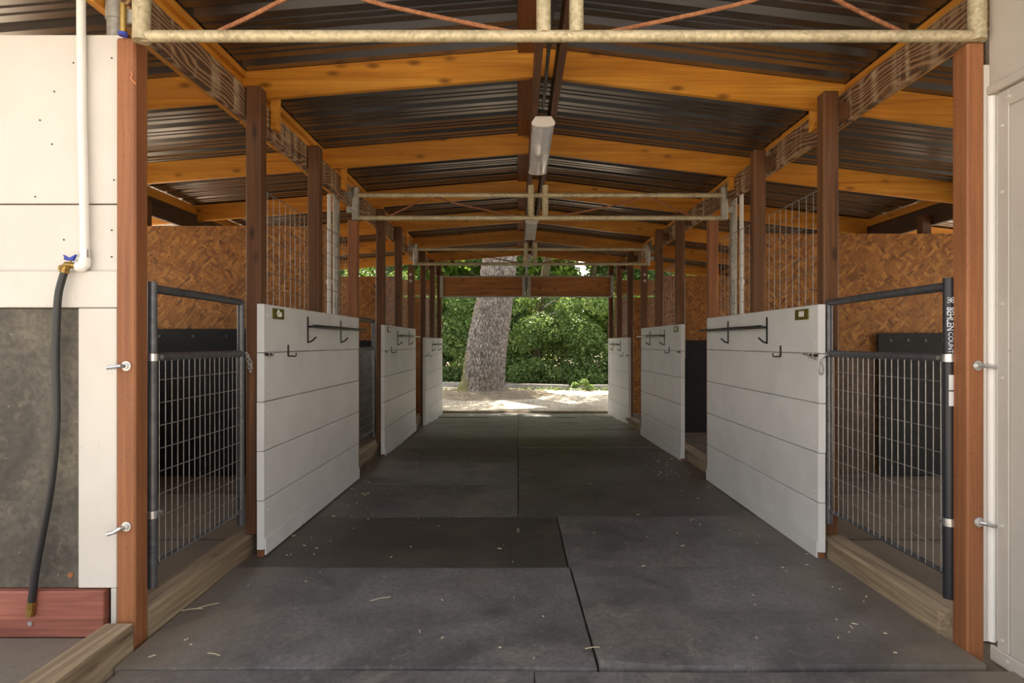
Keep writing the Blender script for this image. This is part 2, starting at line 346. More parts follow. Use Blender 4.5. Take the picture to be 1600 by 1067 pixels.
for x0, s in ((.095, 'left'), (.222, 'right')):
    tag(MB().box(x0, x0+.038, 2.72, 12.1, 2.80, 2.975, .003).build('ridge_beam', 'ridge', loc=(x0, 2.7, 2.8)), '%s one of the two brown boards under the ridge carrying the lamps' % s, 'beam', 'twin ridge boards')
tag(MB().tube([(.178, 2.4, 3.03), (.175, 4.0, 2.90), (.172, 4.2, 2.86)], .011, 8).build('conduit', 'galvgrey', loc=(.17, 2.4, 3), smooth=True), 'grey electrical conduit between the twin ridge boards', 'conduit')
# eave beams over the aisle posts, blocking, outer beams
for side, x0 in (('left', XL-.045), ('right', 1.97)):
    tag(MB().box(x0, x0+.04, 2.585, 12.5, 2.597, 2.787, .004).build('eave_beam', 'beam', loc=(x0, 1.9, 2.6)), 'weathered brown beam with pale streaks along the %s aisle posts' % side, 'beam', 'beams along the aisle')
    sg = -1 if side == 'left' else 1; xf = -1.745 if side == 'left' else 2.105
    for i in range(len(RY)-1):
        a, b = max(RY[i]+.04, 2.6), RY[i+1]-.002; zt = rz(xf)+.18
        t = thing('blocking', (xf, a, 2.79), 'orange blocking board on the %s aisle beam, %s bay from the front' % (side, ORD[i]), 'board', 'blocking boards above the aisle beams')
        MB().box(xf+sg*.03, xf+sg*.066, a, b, 2.70, zt-.046).build('board', 'block', t)
        MB().box(xf, xf+sg*.066, a, b, zt-.044, zt-.002, .002).build('top_strip', 'block', t)
for side, x0 in (('left', -3.76), ('right', 4.05)):
    z1 = 2.75 if side == 'left' else 2.61
    tag(MB().box(x0, x0+.04, 2.7, 12.5, z1-.19, z1, .004).build('outer_beam', 'darkbeam', loc=(x0, 2.7, z1)), 'dark stained outer eave beam above the %s stalls' % side, 'beam', 'outer eave beams')
    for i in range(1, len(RY)-1):
        tag(MB().box(x0-.002, x0+.04, RY[i]+.04, RY[i+1]-.002, z1+.001, rz(x0)+.17).build('blocking', 'block', loc=(x0, RY[i], z1)), 'orange blocking above the outer %s eave beam, %s bay behind the first rafter' % (side, ORD[i-1]), 'board', 'blocking boards above the outer beams')
    for i, y in enumerate([2.75, 6.07, 9.28, 12.36]):
        b = thing('outer_post', (x0, y, 0), 'dark outer post carrying the eave beam of the %s stalls, %s from the front' % (side, ORD[i]), 'post', 'outer eave posts')
        MB().box(x0-.092 if side == 'right' else x0+.042, x0-.002 if side == 'right' else x0+.132, y, y+.09, zf(y)-.1, rz(x0)+.0, .005).build('shaft', 'post', b)
for side, x0 in (('left', -1.612), ('right', 1.927)):
    for i, y in enumerate(RY[1:6]):
        xx = XL if side == 'left' else 1.93
        tag(MB().box(xx, xx+.038, y+.04, y+.12, 2.66, rz(xx)+.12, .002).build('rafter_cleat', 'rafter', loc=(xx, y, 2.66)), 'short upright orange cleat nailed to the %s aisle beam below the %s rafter' % (side, ORD[i+1]), 'cleat', 'rafter cleats')

# ---------------------------------------------------------------- posts
PY = [2.57, 3.67, 4.75, 5.87, 7.05, 8.1, 9.07, 10.2, 11.3, 12.33]
for side in ('left', 'right'):
    for i, y in enumerate(PY):
        if i == 0:
            x0, x1, yy, zt, m, lab = ((-1.657, -1.577, 2.56, 2.528, 'redpost', 'reddish brown square post beside the cream wall and hose') if side == 'left' else (1.811, 1.881, 2.5, 2.48, 'redpost', 'reddish brown square post beside the grey wall panel'))
            zb = -.02
        else:
            x0, x1 = (XL, -1.52) if side == 'left' else (1.81, 1.90); yy = y; m = 'post'
            truss = i in (3, 6)
            zt = (2.435 if i == 3 else 2.40) if truss else 2.80-(.03 if side == 'right' else 0)-.01*(i % 3)
            if i == 9: zt = 2.80
            zb = (zf(y)+.13); lab = '%s brown post from the front along the %s side of the aisle' % (ORD[i], side)
            if truss: m = 'redpost' if i == 3 else 'post'; lab = 'brown post under the %s pipe truss on the %s of the aisle' % (ORD[1 if i == 3 else 2], side)
        t = thing('post', ((x0+x1)/2, yy, zb), lab, 'post', 'aisle posts')
        MB().box(x0, x1, yy, yy+.09, zb, zt, .007).build('shaft', m, t)
        if side == 'right' and i in (1, 2, 4, 5, 7, 8):
            MB().box(1.901, 1.968, yy+.01, yy+.08, 2.60, 2.70, .003).build('spacer_block', 'post', t)
        if i == 6:
            for dz in (.14, .23):
                MB().tube([(x0+.045, yy+.001, zt-dz), (x0+.045, yy-.012, zt-dz)], .022, 8).build('bolt', 'zinc', t, smooth=True)
# J-bolts on the front posts
for side, x, y, z, dx in (('left', -1.612, 2.56, 1.173, -1), ('left', -1.612, 2.56, .512, -1), ('right', 1.850, 2.5, 1.177, 1), ('right', 1.855, 2.5, .548, 1)):
    t = thing('hook_bolt', (x, y, z), '%s zinc hook bolt on the front of the %s reddish post' % ('upper' if z > 1 else 'lower', side), 'bolt', 'hook bolts on the front posts')
    MB().tube([(x, y-.001, z), (x, y-.006, z)], .020, 16).build('washer', 'zinc', t, smooth=True)
    MB().tube([(x, y-.006, z), (x, y-.018, z)], .0125, 6).build('nut', 'zinc', t)
    dz = -.004 if z > 1 else (-.014 if side == 'left' else -.006)
    MB().tube([(x, y-.016, z), (x+dx*.008, y-.03, z), (x+dx*.03, y-.034, z+dz), (x+dx*.058, y-.034, z+dz*1.6)], .0085, 8).build('rod', 'zinc', t, smooth=True)
# sills
for side in ('left', 'right'):
    for i in range(3):
        a, b = BAY[i]+(.085 if i == 0 else .0), BAY[i+1]-.005
        x0, x1 = (-1.70, -1.575) if side == 'left' else (1.795, 1.92)
        mb = MB(); n = 12; rows = []
        for k in range(n+1):
            y = a+(b-a)*k/n; z0 = zf(y)-.02; z1 = zf(y)+.132+.006*noise.noise((y*3, i, 1)); c = .012
            rows.append([(x0, y, z0), (x1, y, z0), (x1, y, z1-c), (x1-c, y, z1), (x0+c, y, z1), (x0, y, z1-c)])
        mb.add([p for r in rows for p in r], [(k*6+j, k*6+(j+1) % 6, k*6+6+(j+1) % 6, k*6+6+j) for k in range(n) for j in range(6)]+[(5, 4, 3, 2, 1, 0), tuple(n*6+j for j in range(6))])
        tag(mb.build('sill_timber', 'sill', loc=((x0+x1)/2, a, 0)), 'worn grey brown sill timber under the %s stall front on the %s' % (ORD[i], side), 'timber', 'sill timbers beside the aisle')
mb = MB(); mb.hexa([(-1.68, 1.55, -.02), (-1.545, 1.53, -.02), (-1.565, 2.53, -.02), (-1.682, 2.53, -.02), (-1.68, 1.55, .125), (-1.545, 1.53, .125), (-1.568, 2.53, .125), (-1.676, 2.53, .125)])
tag(mb.build('sill_timber', 'sill', loc=(-1.62, 2.0, 0)), 'short worn timber curb in front of the left reddish post', 'timber', 'sill timbers beside the aisle')

# ---------------------------------------------------------------- trusses
def truss(idx, y, zl, zu, xl, xr, xc, label):
    t = thing('pipe_truss', (xc, y, zl), label, 'truss', 'galvanized pipe trusses'); r = .023
    for nm, z in (('bottom_chord', zl), ('top_chord', zu)):
        MB().tube([(xl, y, z), (xr, y, z)], r, 14).build(nm, 'galv', t, smooth=True)
    for dx in (-.066, .066):
        MB().tube([(xc+dx, y, zl+.01), (xc+dx, y, zu+.09)], .029, 14).build('centre_tube', 'galv', t, smooth=True)
    for x in (xl, xr):
        MB().tube([(x, y, zl-.02), (x, y, zu+.07)], .034, 14).build('end_tube', 'galv' if idx == 0 else 'galvgrey', t, smooth=True)
        s = -1 if x == xl else 1
        for z in (() if idx == 0 and s > 0 else (zl+.05, zu-.02)): MB().box(x+s*.02, x+s*.085, y-.008, y+.008, z, z+.055, .002).build('hinge_plate', 'galvgrey', t)
        if idx == 0 and s < 0:
            MB().tube([(x+s*.062, y-.02, zl-.0), (x+s*.062, y-.02, zl+.12)], .012, 10).build('hinge_pin', 'brass', t, smooth=True)
            MB().tube([(x+s*.062, y-.02, zl-.008), (x+s*.062, y-.02, zl+.004)], .017, 10).build('pin_nut', 'bluehandle', t)
    L = xc-.1-xl; q = zu-zl
    for x0, x1 in ((xl+.03, xc-.1), (xr-.03, xc+.1)):
        seg = [(x0+(x1-x0)*u, zl+q*v) for u, v in ((.17, .06), (.26, .36), (.36, .72), (.43, .92), (.51, .80), (.62, .56), (.95, .06))]
        MB().tube(smooth_pts([(a, y, b) for a, b in seg], 3), .0085, 7).build('diagonal_rod', 'rust', t, smooth=True)
truss(0, 2.50, 2.503, 2.72, -1.515, 1.85, .17, 'galvanized pipe truss nearest the camera across the barn entrance')
truss(1, 5.80, 2.433, 2.645, -1.515, 1.93, .19, 'second galvanized pipe truss crossing mid aisle')
truss(2, 9.02, 2.41, 2.625, -1.49, 1.89, .185, 'third galvanized pipe truss just before the far header')
# steel columns by trusses
for i, y in enumerate([2.68, 5.93, 9.13]):
    for side, x in (('left', -1.735), ('right', 2.06)):
        zb = zf(y)
        t = thing('steel_column', (x, y, zb), 'round grey galvanized column behind the %s %s truss post' % (ORD[i], side), 'column', 'galvanized columns')
        MB().tube([(x, y, zb), (x, y, 2.80)], .034, 14).build('shaft', 'galvgrey', t, smooth=True)
        MB().tube([(x, y, 2.66), (x, y, 2.76)], .040, 14).build('collar', 'galvgrey', t, smooth=True)
for side, x, y in (('left', -1.72, 5.66), ('right', 2.04, 5.66)):
    t = thing('standpipe', (x, y, 0), 'thin white plastic standpipe behind the first %s wire grille' % side, 'pipe', 'white standpipes in the stalls')
    MB().tube([(x, y, 0), (x, y, 2.62)], .0185, 12).build('pipe', 'pvc', t, smooth=True)
    MB().tube([(x, y, 1.8), (x, y, 1.84)], .024, 12).build('coupling', 'pvc', t, smooth=True)

# ---------------------------------------------------------------- far header
t = thing('header_frame', (.17, 12.2, 2.17), 'framed plywood header board over the far opening', 'header')
for a, b in ((-1.46, .115), (.225, 1.82)): MB().box(a, b, 12.2, 12.225, 2.185, 2.555).build('plywood_board', 'header', t)
for z in (2.17, 2.565): MB().box(-1.53, 1.885, 12.17, 12.23, z-.014, z+.014, .003).build('steel_rail', 'galvgrey', t)
for x in (-1.495, .115, .225, 1.85): MB().box(x-.03, x+.03, 12.165, 12.235, 2.16, 2.58, .004).build('steel_upright', 'galvgrey', t)
MB().tube([(.17, 12.2, 2.16), (.17, 12.2, 2.95)], .02, 10).build('hanger', 'galvgrey', t, smooth=True)

# ---------------------------------------------------------------- stall partitions and end walls
def partition(name, y, x0, x1, z1, z0, mat='osb', n=3):
    s = struct(name, (0, y, 0)); w_ = (x1-x0)/n
    for k in range(n):
        MB().box(x0+k*w_+.001, x0+(k+1)*w_-.001, y+.002*(k % 2), y+.013+.002*(k % 2), z0, z1).build('osb_sheet', mat, s)
    for k in range(2):
        MB().box(x0, x1, y+.016, y+.054, z0+.4+k*1.2, z0+.54+k*1.2).build('girt', 'post', s)
partition('wall_left_partition', 5.99, -4.6, -1.76, 2.395, 0)
partition('wall_right_partition', 5.99, 2.10, 5.3, 2.32, 0)
partition('wall_left_partition_2', 9.20, -4.6, -1.76, 2.25, zf(9.2))
partition('wall_right_partition_2', 9.20, 2.10, 5.3, 2.26, zf(9.2))
partition('wall_left_end', 12.28, -4.6, -1.62, 2.16, zf(12.3))
partition('wall_right_end', 12.28, 1.91, 5.3, 2.16, zf(12.3))
for side, a, b in (('left', -4.1, -1.62), ('right', 1.92, 4.9)):
    tag(MB().box(a, b, 12.24, 12.275, 2.2, 2.5, .003).build('end_board', 'header', loc=((a+b)/2, 12.24, 2.2)), 'brown board above the far end wall on the %s' % side, 'board', 'end boards beside the header')
for side, x0, zt, m in (('left', -3.9, 1.2, 'osb'),):
    s = struct('wall_%s_outer' % side, (x0, 7, 0))  # low outer wall added to cut daylight in the left stalls
    for i in range(3):
        a, b = (2.68, 5.9, 9.22)[i], (5.9, 9.1, 12.25)[i]
        for k in range(2): MB().box(x0, x0+.014, a+(b-a)*k/2, a+(b-a)*(k+1)/2-.002, zf(9)-.1, zt).build('sheet', m, s)
def wall_mat(x0, x1, y, z0, z1, label):
    t = thing('wall_mat', ((x0+x1)/2, y, z0), label, 'mat', 'black rubber stall mats against the partitions')
    MB().box(x0, x1, y, y+.02, z0, z1, .006).build('sheet', 'stallmat', t)
    for x in np.linspace(x0+.12, x1-.12, 4): MB().tube([(x, y, z1-.07), (x, y-.005, z1-.07)], .016, 8).build('screw_washer', 'blackiron', t)
wall_mat(-3.86, -2.66, 5.93, 0, 1.40, 'black rubber mat against the partition behind the front left gate')
wall_mat(-2.64, -1.78, 5.95, 0, 1.40, 'narrow black rubber mat beside the left steel column')
wall_mat(3.44, 4.18, 5.93, .0, 1.36, 'black rubber mat leaning on the partition behind the front right gate')
bt = thing('dark_osb_board', (2.85, 5.965, 0), 'low dark brown board standing in for the darker lower OSB beside the taller black mat behind the right gate', 'board')  # board stands in for the darker lower part of the OSB
MB().box(2.2, 3.43, 5.965, 5.985, 0, 1.13, .002).build('board', 'darkbeam', bt)
wall_mat(2.12, 4.8, 9.15, zf(9.15), 1.30, 'black rubber mat on the second right partition')
wall_mat(-4.1, -1.8, 9.15, zf(9.15), 1.30, 'black rubber mat on the second left partition')

# ---------------------------------------------------------------- stall front panels with hardware
def chain(t, pts, name='chain_link', r=.0022, L=.022):
    for i in range(len(pts)-1):
        a, b = Vector(pts[i]), Vector(pts[i+1]); c = (a+b)/2; d = (b-a).normalized()
        n = (Vector((0, 1, 0)) if i % 2 else Vector((1, 0, 0))); n = (n-d*n.dot(d)).normalized()
        hl = (b-a).length/2+r*1.6; hw = .0065
        loop = [c+d*(hl-hw)*(1 if k < 6 else -1)+d*hw*math.sin((k+.5)/6*PI)*(1 if k < 6 else 1)*1.0+n*hw*math.cos((k+.5)/6*PI) for k in range(12)]
        MB().tube(loop, r, 6, closed=True).build(name, 'zinc', t, smooth=True)
def panel(i, side, y0, y1, xa, xb, zb):
    """planked stall front: xa / xb = aisle face at near / far end"""
    s = 1 if side == 'left' else -1      # +1: aisle is towards +x
    th = .042; num = ORD[i]
    t = thing('stall_barrier', (xa, y0, zb), 'white planked stall front, %s from the entrance, on the %s side of the aisle' % (num, side), 'panel', 'white stall front panels')
    fx = lambda y: xa+(xb-xa)*(y-y0)/(y1-y0)
    H = .2875; zs = [zb+.03+k*H for k in range(5)]
    for k in range(5):
        c = .004; j = [random.uniform(-.004, .004) for _ in range(3)]
        ya, yb = y0+j[0], y1+j[1]; z0, z1 = zs[k]+.002, zs[k]+H-.0025
        pr = [(-th, z0), (-c, z0), (0, z0+c), (0, z1-c), (-c, z1), (-th, z1)]
        mb = MB(); vs = []
        for y in (ya, yb): vs += [(fx(y)+s*(d+.0012*j[2]*100*.3), y, z) for d, z in pr]
        mb.add(vs, [(q, (q+1) % 6, 6+(q+1) % 6, 6+q) for q in range(6)]+[(5, 4, 3, 2, 1, 0), (6, 7, 8, 9, 10, 11)])
        mb.build('plank', 'white', t)
    mb = MB(); mb.hexa([(fx(y0+.004)+s*.001, y0+.004, zb), (fx(y0+.004)+s*.009, y0+.004, zb), (fx(y1)+s*.009, y1, zb), (fx(y1)+s*.001, y1, zb), (fx(y0+.004)+s*.001, y0+.004, zb+.095), (fx(y0+.004)+s*.009, y0+.004, zb+.095), (fx(y1)+s*.009, y1, zb+.095), (fx(y1)+s*.001, y1, zb+.095)])
    mb.build('kick_board', 'white', t)
    MB().box(fx(y0)-s*.045, fx(y0)-s*.005, y0+.01, y0+.09, zb-.02, zb+.026).build('foot_block', 'redpost', t)
    mb = MB()
    for k in range(5):
        for y in (y0+.05, (y0+y1)/2, y1-.05):
            for dz in (.06, .22): mb.tube([(fx(y), y, zs[k]+dz), (fx(y)+s*.0035, y, zs[k]+dz)], .0055, 6)
    stuff(mb.build('screw_heads', 'white', t))
    # blanket bar
    sc = (y1-y0)/2.06; ya = y0+.72*sc; yb = y0+1.50*sc; zt = zb+1.42
    bb = thing('blanket_bar', (fx(ya), ya, zt-.17), 'black iron blanket bar on the %s white panel of the %s side' % (num, side), 'rack', 'black blanket bars on the white panels')
    ox = s*.055
    for y in (ya, yb):
        x = fx(y)
        MB().box(x+s*.0006, x+s*.0056, y-.011, y+.011, zt-.185, zt, .001).build('bracket', 'blackiron', bb)
        MB().tube([(x+s*.004, y, zt-.07), (x+ox, y, zt-.068)], .007, 8).build('arm', 'blackiron', bb, smooth=True)
        MB().tube([(x+s*.004, y, zt-.178), (x+s*.028, y, zt-.172), (x+s*.062, y, zt-.142)], .006, 8).build('hook', 'blackiron', bb, smooth=True)
    ye = y0+2.08*sc
    mb = MB(); mb.tube([(fx(ya)+ox, ya-.03, zt-.068), (fx(yb)+ox, yb, zt-.068)], .0125, 12); mb.build('bar', 'blackiron', bb, smooth=True)
    mb = MB(); mb.tube([(fx(yb)+ox, yb, zt-.068), (fx(ye)+ox, ye, zt-.068)], .0105, 12); mb.build('bar_extension', 'blackiron' if i == 0 else 'zinc', bb, smooth=True)  # farther extensions use zinc to paint in their white lit look
    # bridle hook
    y = y0+.36*sc if side == 'left' else y0+.50*sc; x = fx(y); z = zb+1.225
    bh = thing('bridle_hook', (x, y, z-.08), 'small black bridle hook on the %s white panel of the %s side' % (num, side), 'hook', 'black bridle hooks on the white panels')
    MB().box(x+s*.0006, x+s*.0056, y-.009, y+.009, z-.075, z, .001).build('back_strap', 'blackiron', bh)
    MB().tube([(x+s*.004, y, z-.072), (x+s*.05, y, z-.074), (x+s*.053, y, z-.068), (x+s*.053, y, z-.05)], .0045, 8).build('prong', 'blackiron', bh, smooth=True)
    # name plate
    y = y0+.2*sc; x = fx(y); z = zb+1.415
    npz = thing('name_plate', (x, y, z-.032), 'olive name plate on the %s white panel of the %s side' % (num, side), 'plate', 'olive name plates on the white panels')
    MB().box(x+s*.0006, x+s*.0056, y-.088, y+.088, z-.032, z+.032, .001).build('plate', 'plate' if i < 2 else 'plateink', npz)
    if i < 2:
        if side == 'left':
            MB().tube([(x+s*.0075, y-.01, z-.014), (x+s*.0075, y-.03, z+.004), (x+s*.0075, y-.012, z+.02), (x+s*.0075, y+.008, z+.004), (x+s*.0075, y+.012, z-.014), (x+s*.0075, y+.026, z+.008), (x+s*.0075, y+.034, z-.012)], .006, 6).build('emblem', 'plateink', npz)
        else: MB().box(x+s*.006, x+s*.008, y-.034, y+.03, z-.013, z+.02).build('emblem', 'plateink', npz)
    # bolt latch on the panel
    y = y0+.05; x = fx(y); z = zb+1.17
    bl = thing('bolt_latch', (x, y, z), 'small bolt latch at the near edge of the %s white panel, %s side' % (num, side), 'latch', 'bolt latches on the white panels')
    MB().tube([(x+s*.012, y-.06, z), (x+s*.012, y+.05, z)], .007, 8).build('bolt', 'blackiron', bl, smooth=True)
    for dy in (-.02, .03): MB().box(x+s*.0006, x+s*.021, y+dy-.006, y+dy+.006, z-.014, z+.014, .002).build('staple', 'galvgrey', bl)
PNL = {'left': [(3.62, 5.68, -1.478, -1.455, .03), (6.88, 8.95, -1.475, -1.47, .0), (9.95, 11.98, -1.48, -1.455, -.115)],
       'right': [(3.585, 5.64, 1.735, 1.72, .025), (6.62, 8.55, 1.74, 1.70, .0), (10.1, 12.05, 1.80, 1.755, -.115)]}
for side in ('left', 'right'):
    for i, p in enumerate(PNL[side]): panel(i, side, p[0], p[1], p[2], p[3], p[4])

# ---------------------------------------------------------------- wire grilles above the panels
def mesh_wires(mb, x, y0, y1, z0, z1, dy, dz, r, wob=0.0, topbend=0):
    ny = int(round((y1-y0)/dy)); nz = int(round((z1-z0)/dz))
    for k in range(ny+1):
        y = y0+(y1-y0)*k/ny
        mb.tube([(x+random.uniform(-wob, wob), y, z0), (x, y+random.uniform(-wob, wob), (z0+z1)/2), (x+random.uniform(-wob, wob), y+random.uniform(-wob, wob), z1)], r, 4, cap=False)
    for k in range(nz+1):
        z = z0+(z1-z0)*k/nz
        mb.tube([(x+2*r, y0, z), (x+2*r, (y0+y1)/2, z+random.uniform(-wob, wob)), (x+2*r, y1, z)], r, 4, cap=False)
for side, x in (('left', -1.622), ('right', 1.913)):
    for i, (a, b) in enumerate(((3.72, 5.84), (7.1, 9.04), (10.3, 12.2))):
        z1 = 2.238-(.0, .02, .10)[i]
        t = thing('wire_grille', (x, a, 1.2), 'welded wire grille above the %s white panel on the %s' % (ORD[i], side), 'grille', 'wire grilles above the stall fronts')
        mb = MB(); mesh_wires(mb, x, a, b, 1.1, z1, .1016, .1016, .0022, .004); stuff(mb.build('wire_mesh', 'wire', t))
        MB().tube([(x, a, z1), (x, b, z1)], .0035, 6).build('top_wire', 'wire', t)

# ---------------------------------------------------------------- gates
def gate(i, side, y0, y1, zb):
    s = 1 if side == 'left' else -1
    x = -1.595 if side == 'left' else (1.805 if i == 0 else 1.84); R = .0195; num = ORD[i]
    t = thing('stall_gate', (x, y0, zb+.2), 'grey tubular stall gate with wire mesh, %s from the entrance on the %s' % (num, side), 'gate', 'mesh stall gates')
    near_mat = 'blacktube' if (side == 'right' and i == 0) else 'steel'
    zt, zm, z0 = zb+1.505, zb+1.205, zb+.30
    rn = .0215 if near_mat == 'blacktube' else R
    near = MB().tube([(x, y0, zb+.2), (x, y0, zt+(.035 if near_mat == 'blacktube' else .03))], rn, 18).build('upright', near_mat, t, smooth=True)
    MB().tube([(x, y1, zb+.22), (x, y1, zt+.01)], R, 18).build('upright', 'steel', t, smooth=True)
    MB().tube([(x, y0, zt), (x, (y0+y1)/2, zt), (x, y1, zt-.004)], R, 16).build('top_rail', 'steel', t, smooth=True)
    MB().tube([(x, y0, zm), (x, y1, zm)], R, 16).build('middle_rail', 'steel', t, smooth=True)
    MB().tube([(x, y0, z0), (x, y1, z0)], .012, 12).build('bottom_rail', 'steel', t, smooth=True)
    mb = MB(); mesh_wires(mb, x+s*.012, y0+.03, y1-.03, z0, zm, .0508, .1016, .0020, .001); stuff(mb.build('wire_mesh', 'wire', t))
    for z in (zm, zb+.52):
        MB().tube([(x, y0, z-.016), (x, y0, z+.016)], rn+.004, 16).build('clamp', 'zinc', t, smooth=True)
        MB().tube([(x+s*.024, y0+.035, z), (x+s*.005, y0+.035, z)], .01, 8).build('clamp_bolt', 'zinc', t)
    if near_mat == 'blacktube': return near, x, y0, rn
    return None
gate(0, 'left', 2.71, 3.575, 0); rg = gate(0, 'right', 2.60, 3.60, 0)
gate(1, 'left', 5.99, 6.86, 0)
# chains with snap clips on the front gates
t = thing('gate_chain', (-1.50, 3.60, 1.17), 'looped zinc chain hanging at the front left gate latch', 'chain', 'gate chains')
pl = [(-1.575+.05*math.sin(u*PI)+.0*u, 3.585+.012*u, 1.205-.085*math.sin(u*PI)) for u in np.linspace(0, 1, 11)]
pl = [(-1.572, 3.59, 1.21), (-1.562, 3.60, 1.19), (-1.552, 3.60, 1.168), (-1.546, 3.60, 1.145), (-1.545, 3.60, 1.122), (-1.55, 3.60, 1.10), (-1.556, 3.60, 1.118), (-1.558, 3.6, 1.14), (-1.562, 3.6, 1.16), (-1.568, 3.59, 1.182)]
chain(t, pl)
t = thing('gate_chain', (1.75, 3.56, 1.15), 'zinc chain and snap clip joining right gate to white panel', 'chain', 'gate chains')
chain(t, [(1.69, 3.70, 1.205), (1.705, 3.665, 1.195), (1.72, 3.63, 1.185), (1.732, 3.60, 1.172), (1.742, 3.57, 1.16), (1.76, 3.565, 1.18), (1.775, 3.565, 1.20), (1.79, 3.57, 1.215)])
MB().tube([(1.742+.012*math.cos(a), 3.562, 1.118+.035*math.sin(a)) for a in np.linspace(0, 2*PI, 14)[:-1]], .0035, 6, closed=True).build('snap_clip', 'zinc', t, smooth=True)

# writing on the right gate post
near, gx, gy, gr = rg
def wrap_text(body, size, z_top, ang0, name, stretch=1.0, bold=0.0):
    cu = bpy.data.curves.new('lettering', 'FONT'); cu.body = body; cu.size = size; cu.offset = bold; cu.resolution_u = 3
    ob = bpy.data.objects.new('lettering', cu); col.objects.link(ob)
    dg = bpy.context.evaluated_depsgraph_get(); me = bpy.data.meshes.new_from_object(ob.evaluated_get(dg)); bpy.data.objects.remove(ob)
    bm = bmesh.new(); bm.from_mesh(me); bmesh.ops.subdivide_edges(bm, edges=[e for e in bm.edges if e.calc_length() > .004], cuts=2)
    W = max(v.co.x for v in bm.verts); H = size*.35
    vs = []
    bm.verts.index_update()
    for v in bm.verts:
        a = ang0+(v.co.y-H)/gr; vs.append((gx+(gr+.0006)*math.sin(a), gy-(gr+.0006)*math.cos(a), z_top-v.co.x*stretch))
    mb = MB(); mb.add(vs, [[v.index for v in f.verts] for f in bm.faces]); bm.free()
    p = bpy.data.objects.get('__'); o = mb.build(name, 'ink', near); return W*stretch
near['_base'] = tuple(near.parent['_base'])
A0 = -.28
w1 = wrap_text('BEHLEN', .036, 1.418, A0, 'lettering', .78, .0004)
wrap_text('COUNTRY', .026, 1.418-w1-.006, A0+.05, 'lettering', .95)
def on_post(z, a): return (gx+(gr+.0012)*math.sin(a), gy-(gr+.0012)*math.cos(a), z)
mb = MB()
for k in range(4):
    a = k*PI/2+PI/4; cx, cz = .0085*math.cos(a), .0085*math.sin(a)
    mb.tube([on_post(1.446+(.009*math.cos(u)+.006)*math.cos(a)-.0042*math.sin(u)*math.sin(a), A0+((.009*math.cos(u)+.006)*math.sin(a)+.0042*math.sin(u)*math.cos(a))/gr) for u in np.linspace(0, 2*PI, 14)[:-1]], .0010, 5, closed=True)
mb.build('emblem', 'ink', near)
for za, zb_ in ((1.135, 1.072), (1.066, 1.006)):
    mb = MB(); n = 6; vs = []
    for k in range(n+1):
        a = A0-.1+1.0*k/n-.2
        vs += [(gx+(gr+.0008)*math.sin(a), gy-(gr+.0008)*math.cos(a), z) for z in (zb_, za)]
    mb.add(vs, [(2*k, 2*k+2, 2*k+3, 2*k+1) for k in range(n)]); mb.build('sticker', 'sticker', near)

# ---------------------------------------------------------------- lamps
for i, (y0, lab) in enumerate(((4.16, 'long white wraparound lamp nearest, hung below the ridge boards'), (7.55, 'second white wraparound lamp, behind the middle truss'), (10.7, 'farthest wraparound lamp, near the far header'))):
    x, z0, z1, y1, hw = .172, 2.715, 2.795, y0+1.2, .077
    t = thing('ridge_lamp', (x, y0, z0), lab, 'lamp', 'wraparound lamps along the ridge')
    MB().box(x-.055, x+.055, y0+.02, y1-.02, z1-.02, z1, .003).build('housing', 'lampwhite', t)
    prof = [(-.052, z1-.01)]+[(-hw, z0+.03), (-hw+.006, z0+.014), (-hw*.55, z0+.003), (0, z0), (hw*.55, z0+.003), (hw-.006, z0+.014), (hw, z0+.03)]+[(.052, z1-.01)]
    n = len(prof)
    def prism(a, b, grow=0):
        mb = MB(); vs = []
        for y in (a, b): vs += [(x+px*(1+grow), y, pz-grow*.03) for px, pz in prof]
        mb.add(vs, [(q, q+1, n+q+1, n+q) for q in range(n-1)]+[(n-1, 0, n, 2*n-1), tuple(range(n-1, -1, -1)), tuple(range(n, 2*n))]); return mb
    prism(y0+.02, y1-.02).build('diffuser', 'diffuser', t, smooth=True)
    prism(y0, y0+.02, .04).build('end_cap', 'lampwhite', t); prism(y1-.02, y1, .04).build('end_cap', 'lampwhite', t)

# ---------------------------------------------------------------- front left wall
wlft = struct('wall_left', (-1.7, 2.6, 0))
WY = 2.60
MB().box(-4.2, -1.652, WY, WY+.02, 1.852, 2.558, .002).build('panel', 'cream', wlft)
MB().box(-4.2, -1.652, WY, WY+.02, 1.50, 1.846, .002).build('panel', 'cream', wlft)
MB().box(-4.2, -1.662, WY-.022, WY-.001, 1.415, 1.567, .003).build('trim_board', 'cream', wlft)
MB().box(-1.826, -1.664, WY-.022, WY-.001, .25, 1.412, .003).build('trim_board', 'cream', wlft)
MB().box(-1.692, -1.668, WY-.02, WY-.004, .09, .248, .002).build('trim_strip', 'cream', wlft)
MB().box(-4.2, -1.70, WY+.021, WY+.05, .05, 2.55).build('backing', 'post', wlft)
t = tag(MB().box(-3.6, -1.828, WY-.008, WY-.001, .245, 1.413, .003).build('wall_mat', 'wallmat', loc=(-2.5, WY, .25)), 'worn black rubber mat fixed below the cream wall behind the hose', 'mat')
mb = MB(); mb.tube([(-1.865, WY-.008, .30), (-1.865, WY-.013, .30)], .012, 10); mb.build('screw_washer', 'rust', t)
t = tag(MB().box(-3.6, -1.705, WY-.045, WY-.004, .055, .245, .004).build('kick_plank', 'redboard', loc=(-2.5, WY, .05)), 'red stained kick plank under the black wall mat', 'plank')
MB().tube([(-2.005, WY-.045, .115), (-2.005, WY-.051, .115)], .010, 10).build('bolt_head', 'zinc', t)
t = tag(MB().box(-3.6, -1.72, 1.4, WY-.05, .02, .058, .006).build('rubber_mat', 'mat', loc=(-2.5, 2, .03)), 'grey rubber mat on the ground in front of the red kick plank', 'mat')
mb = MB()
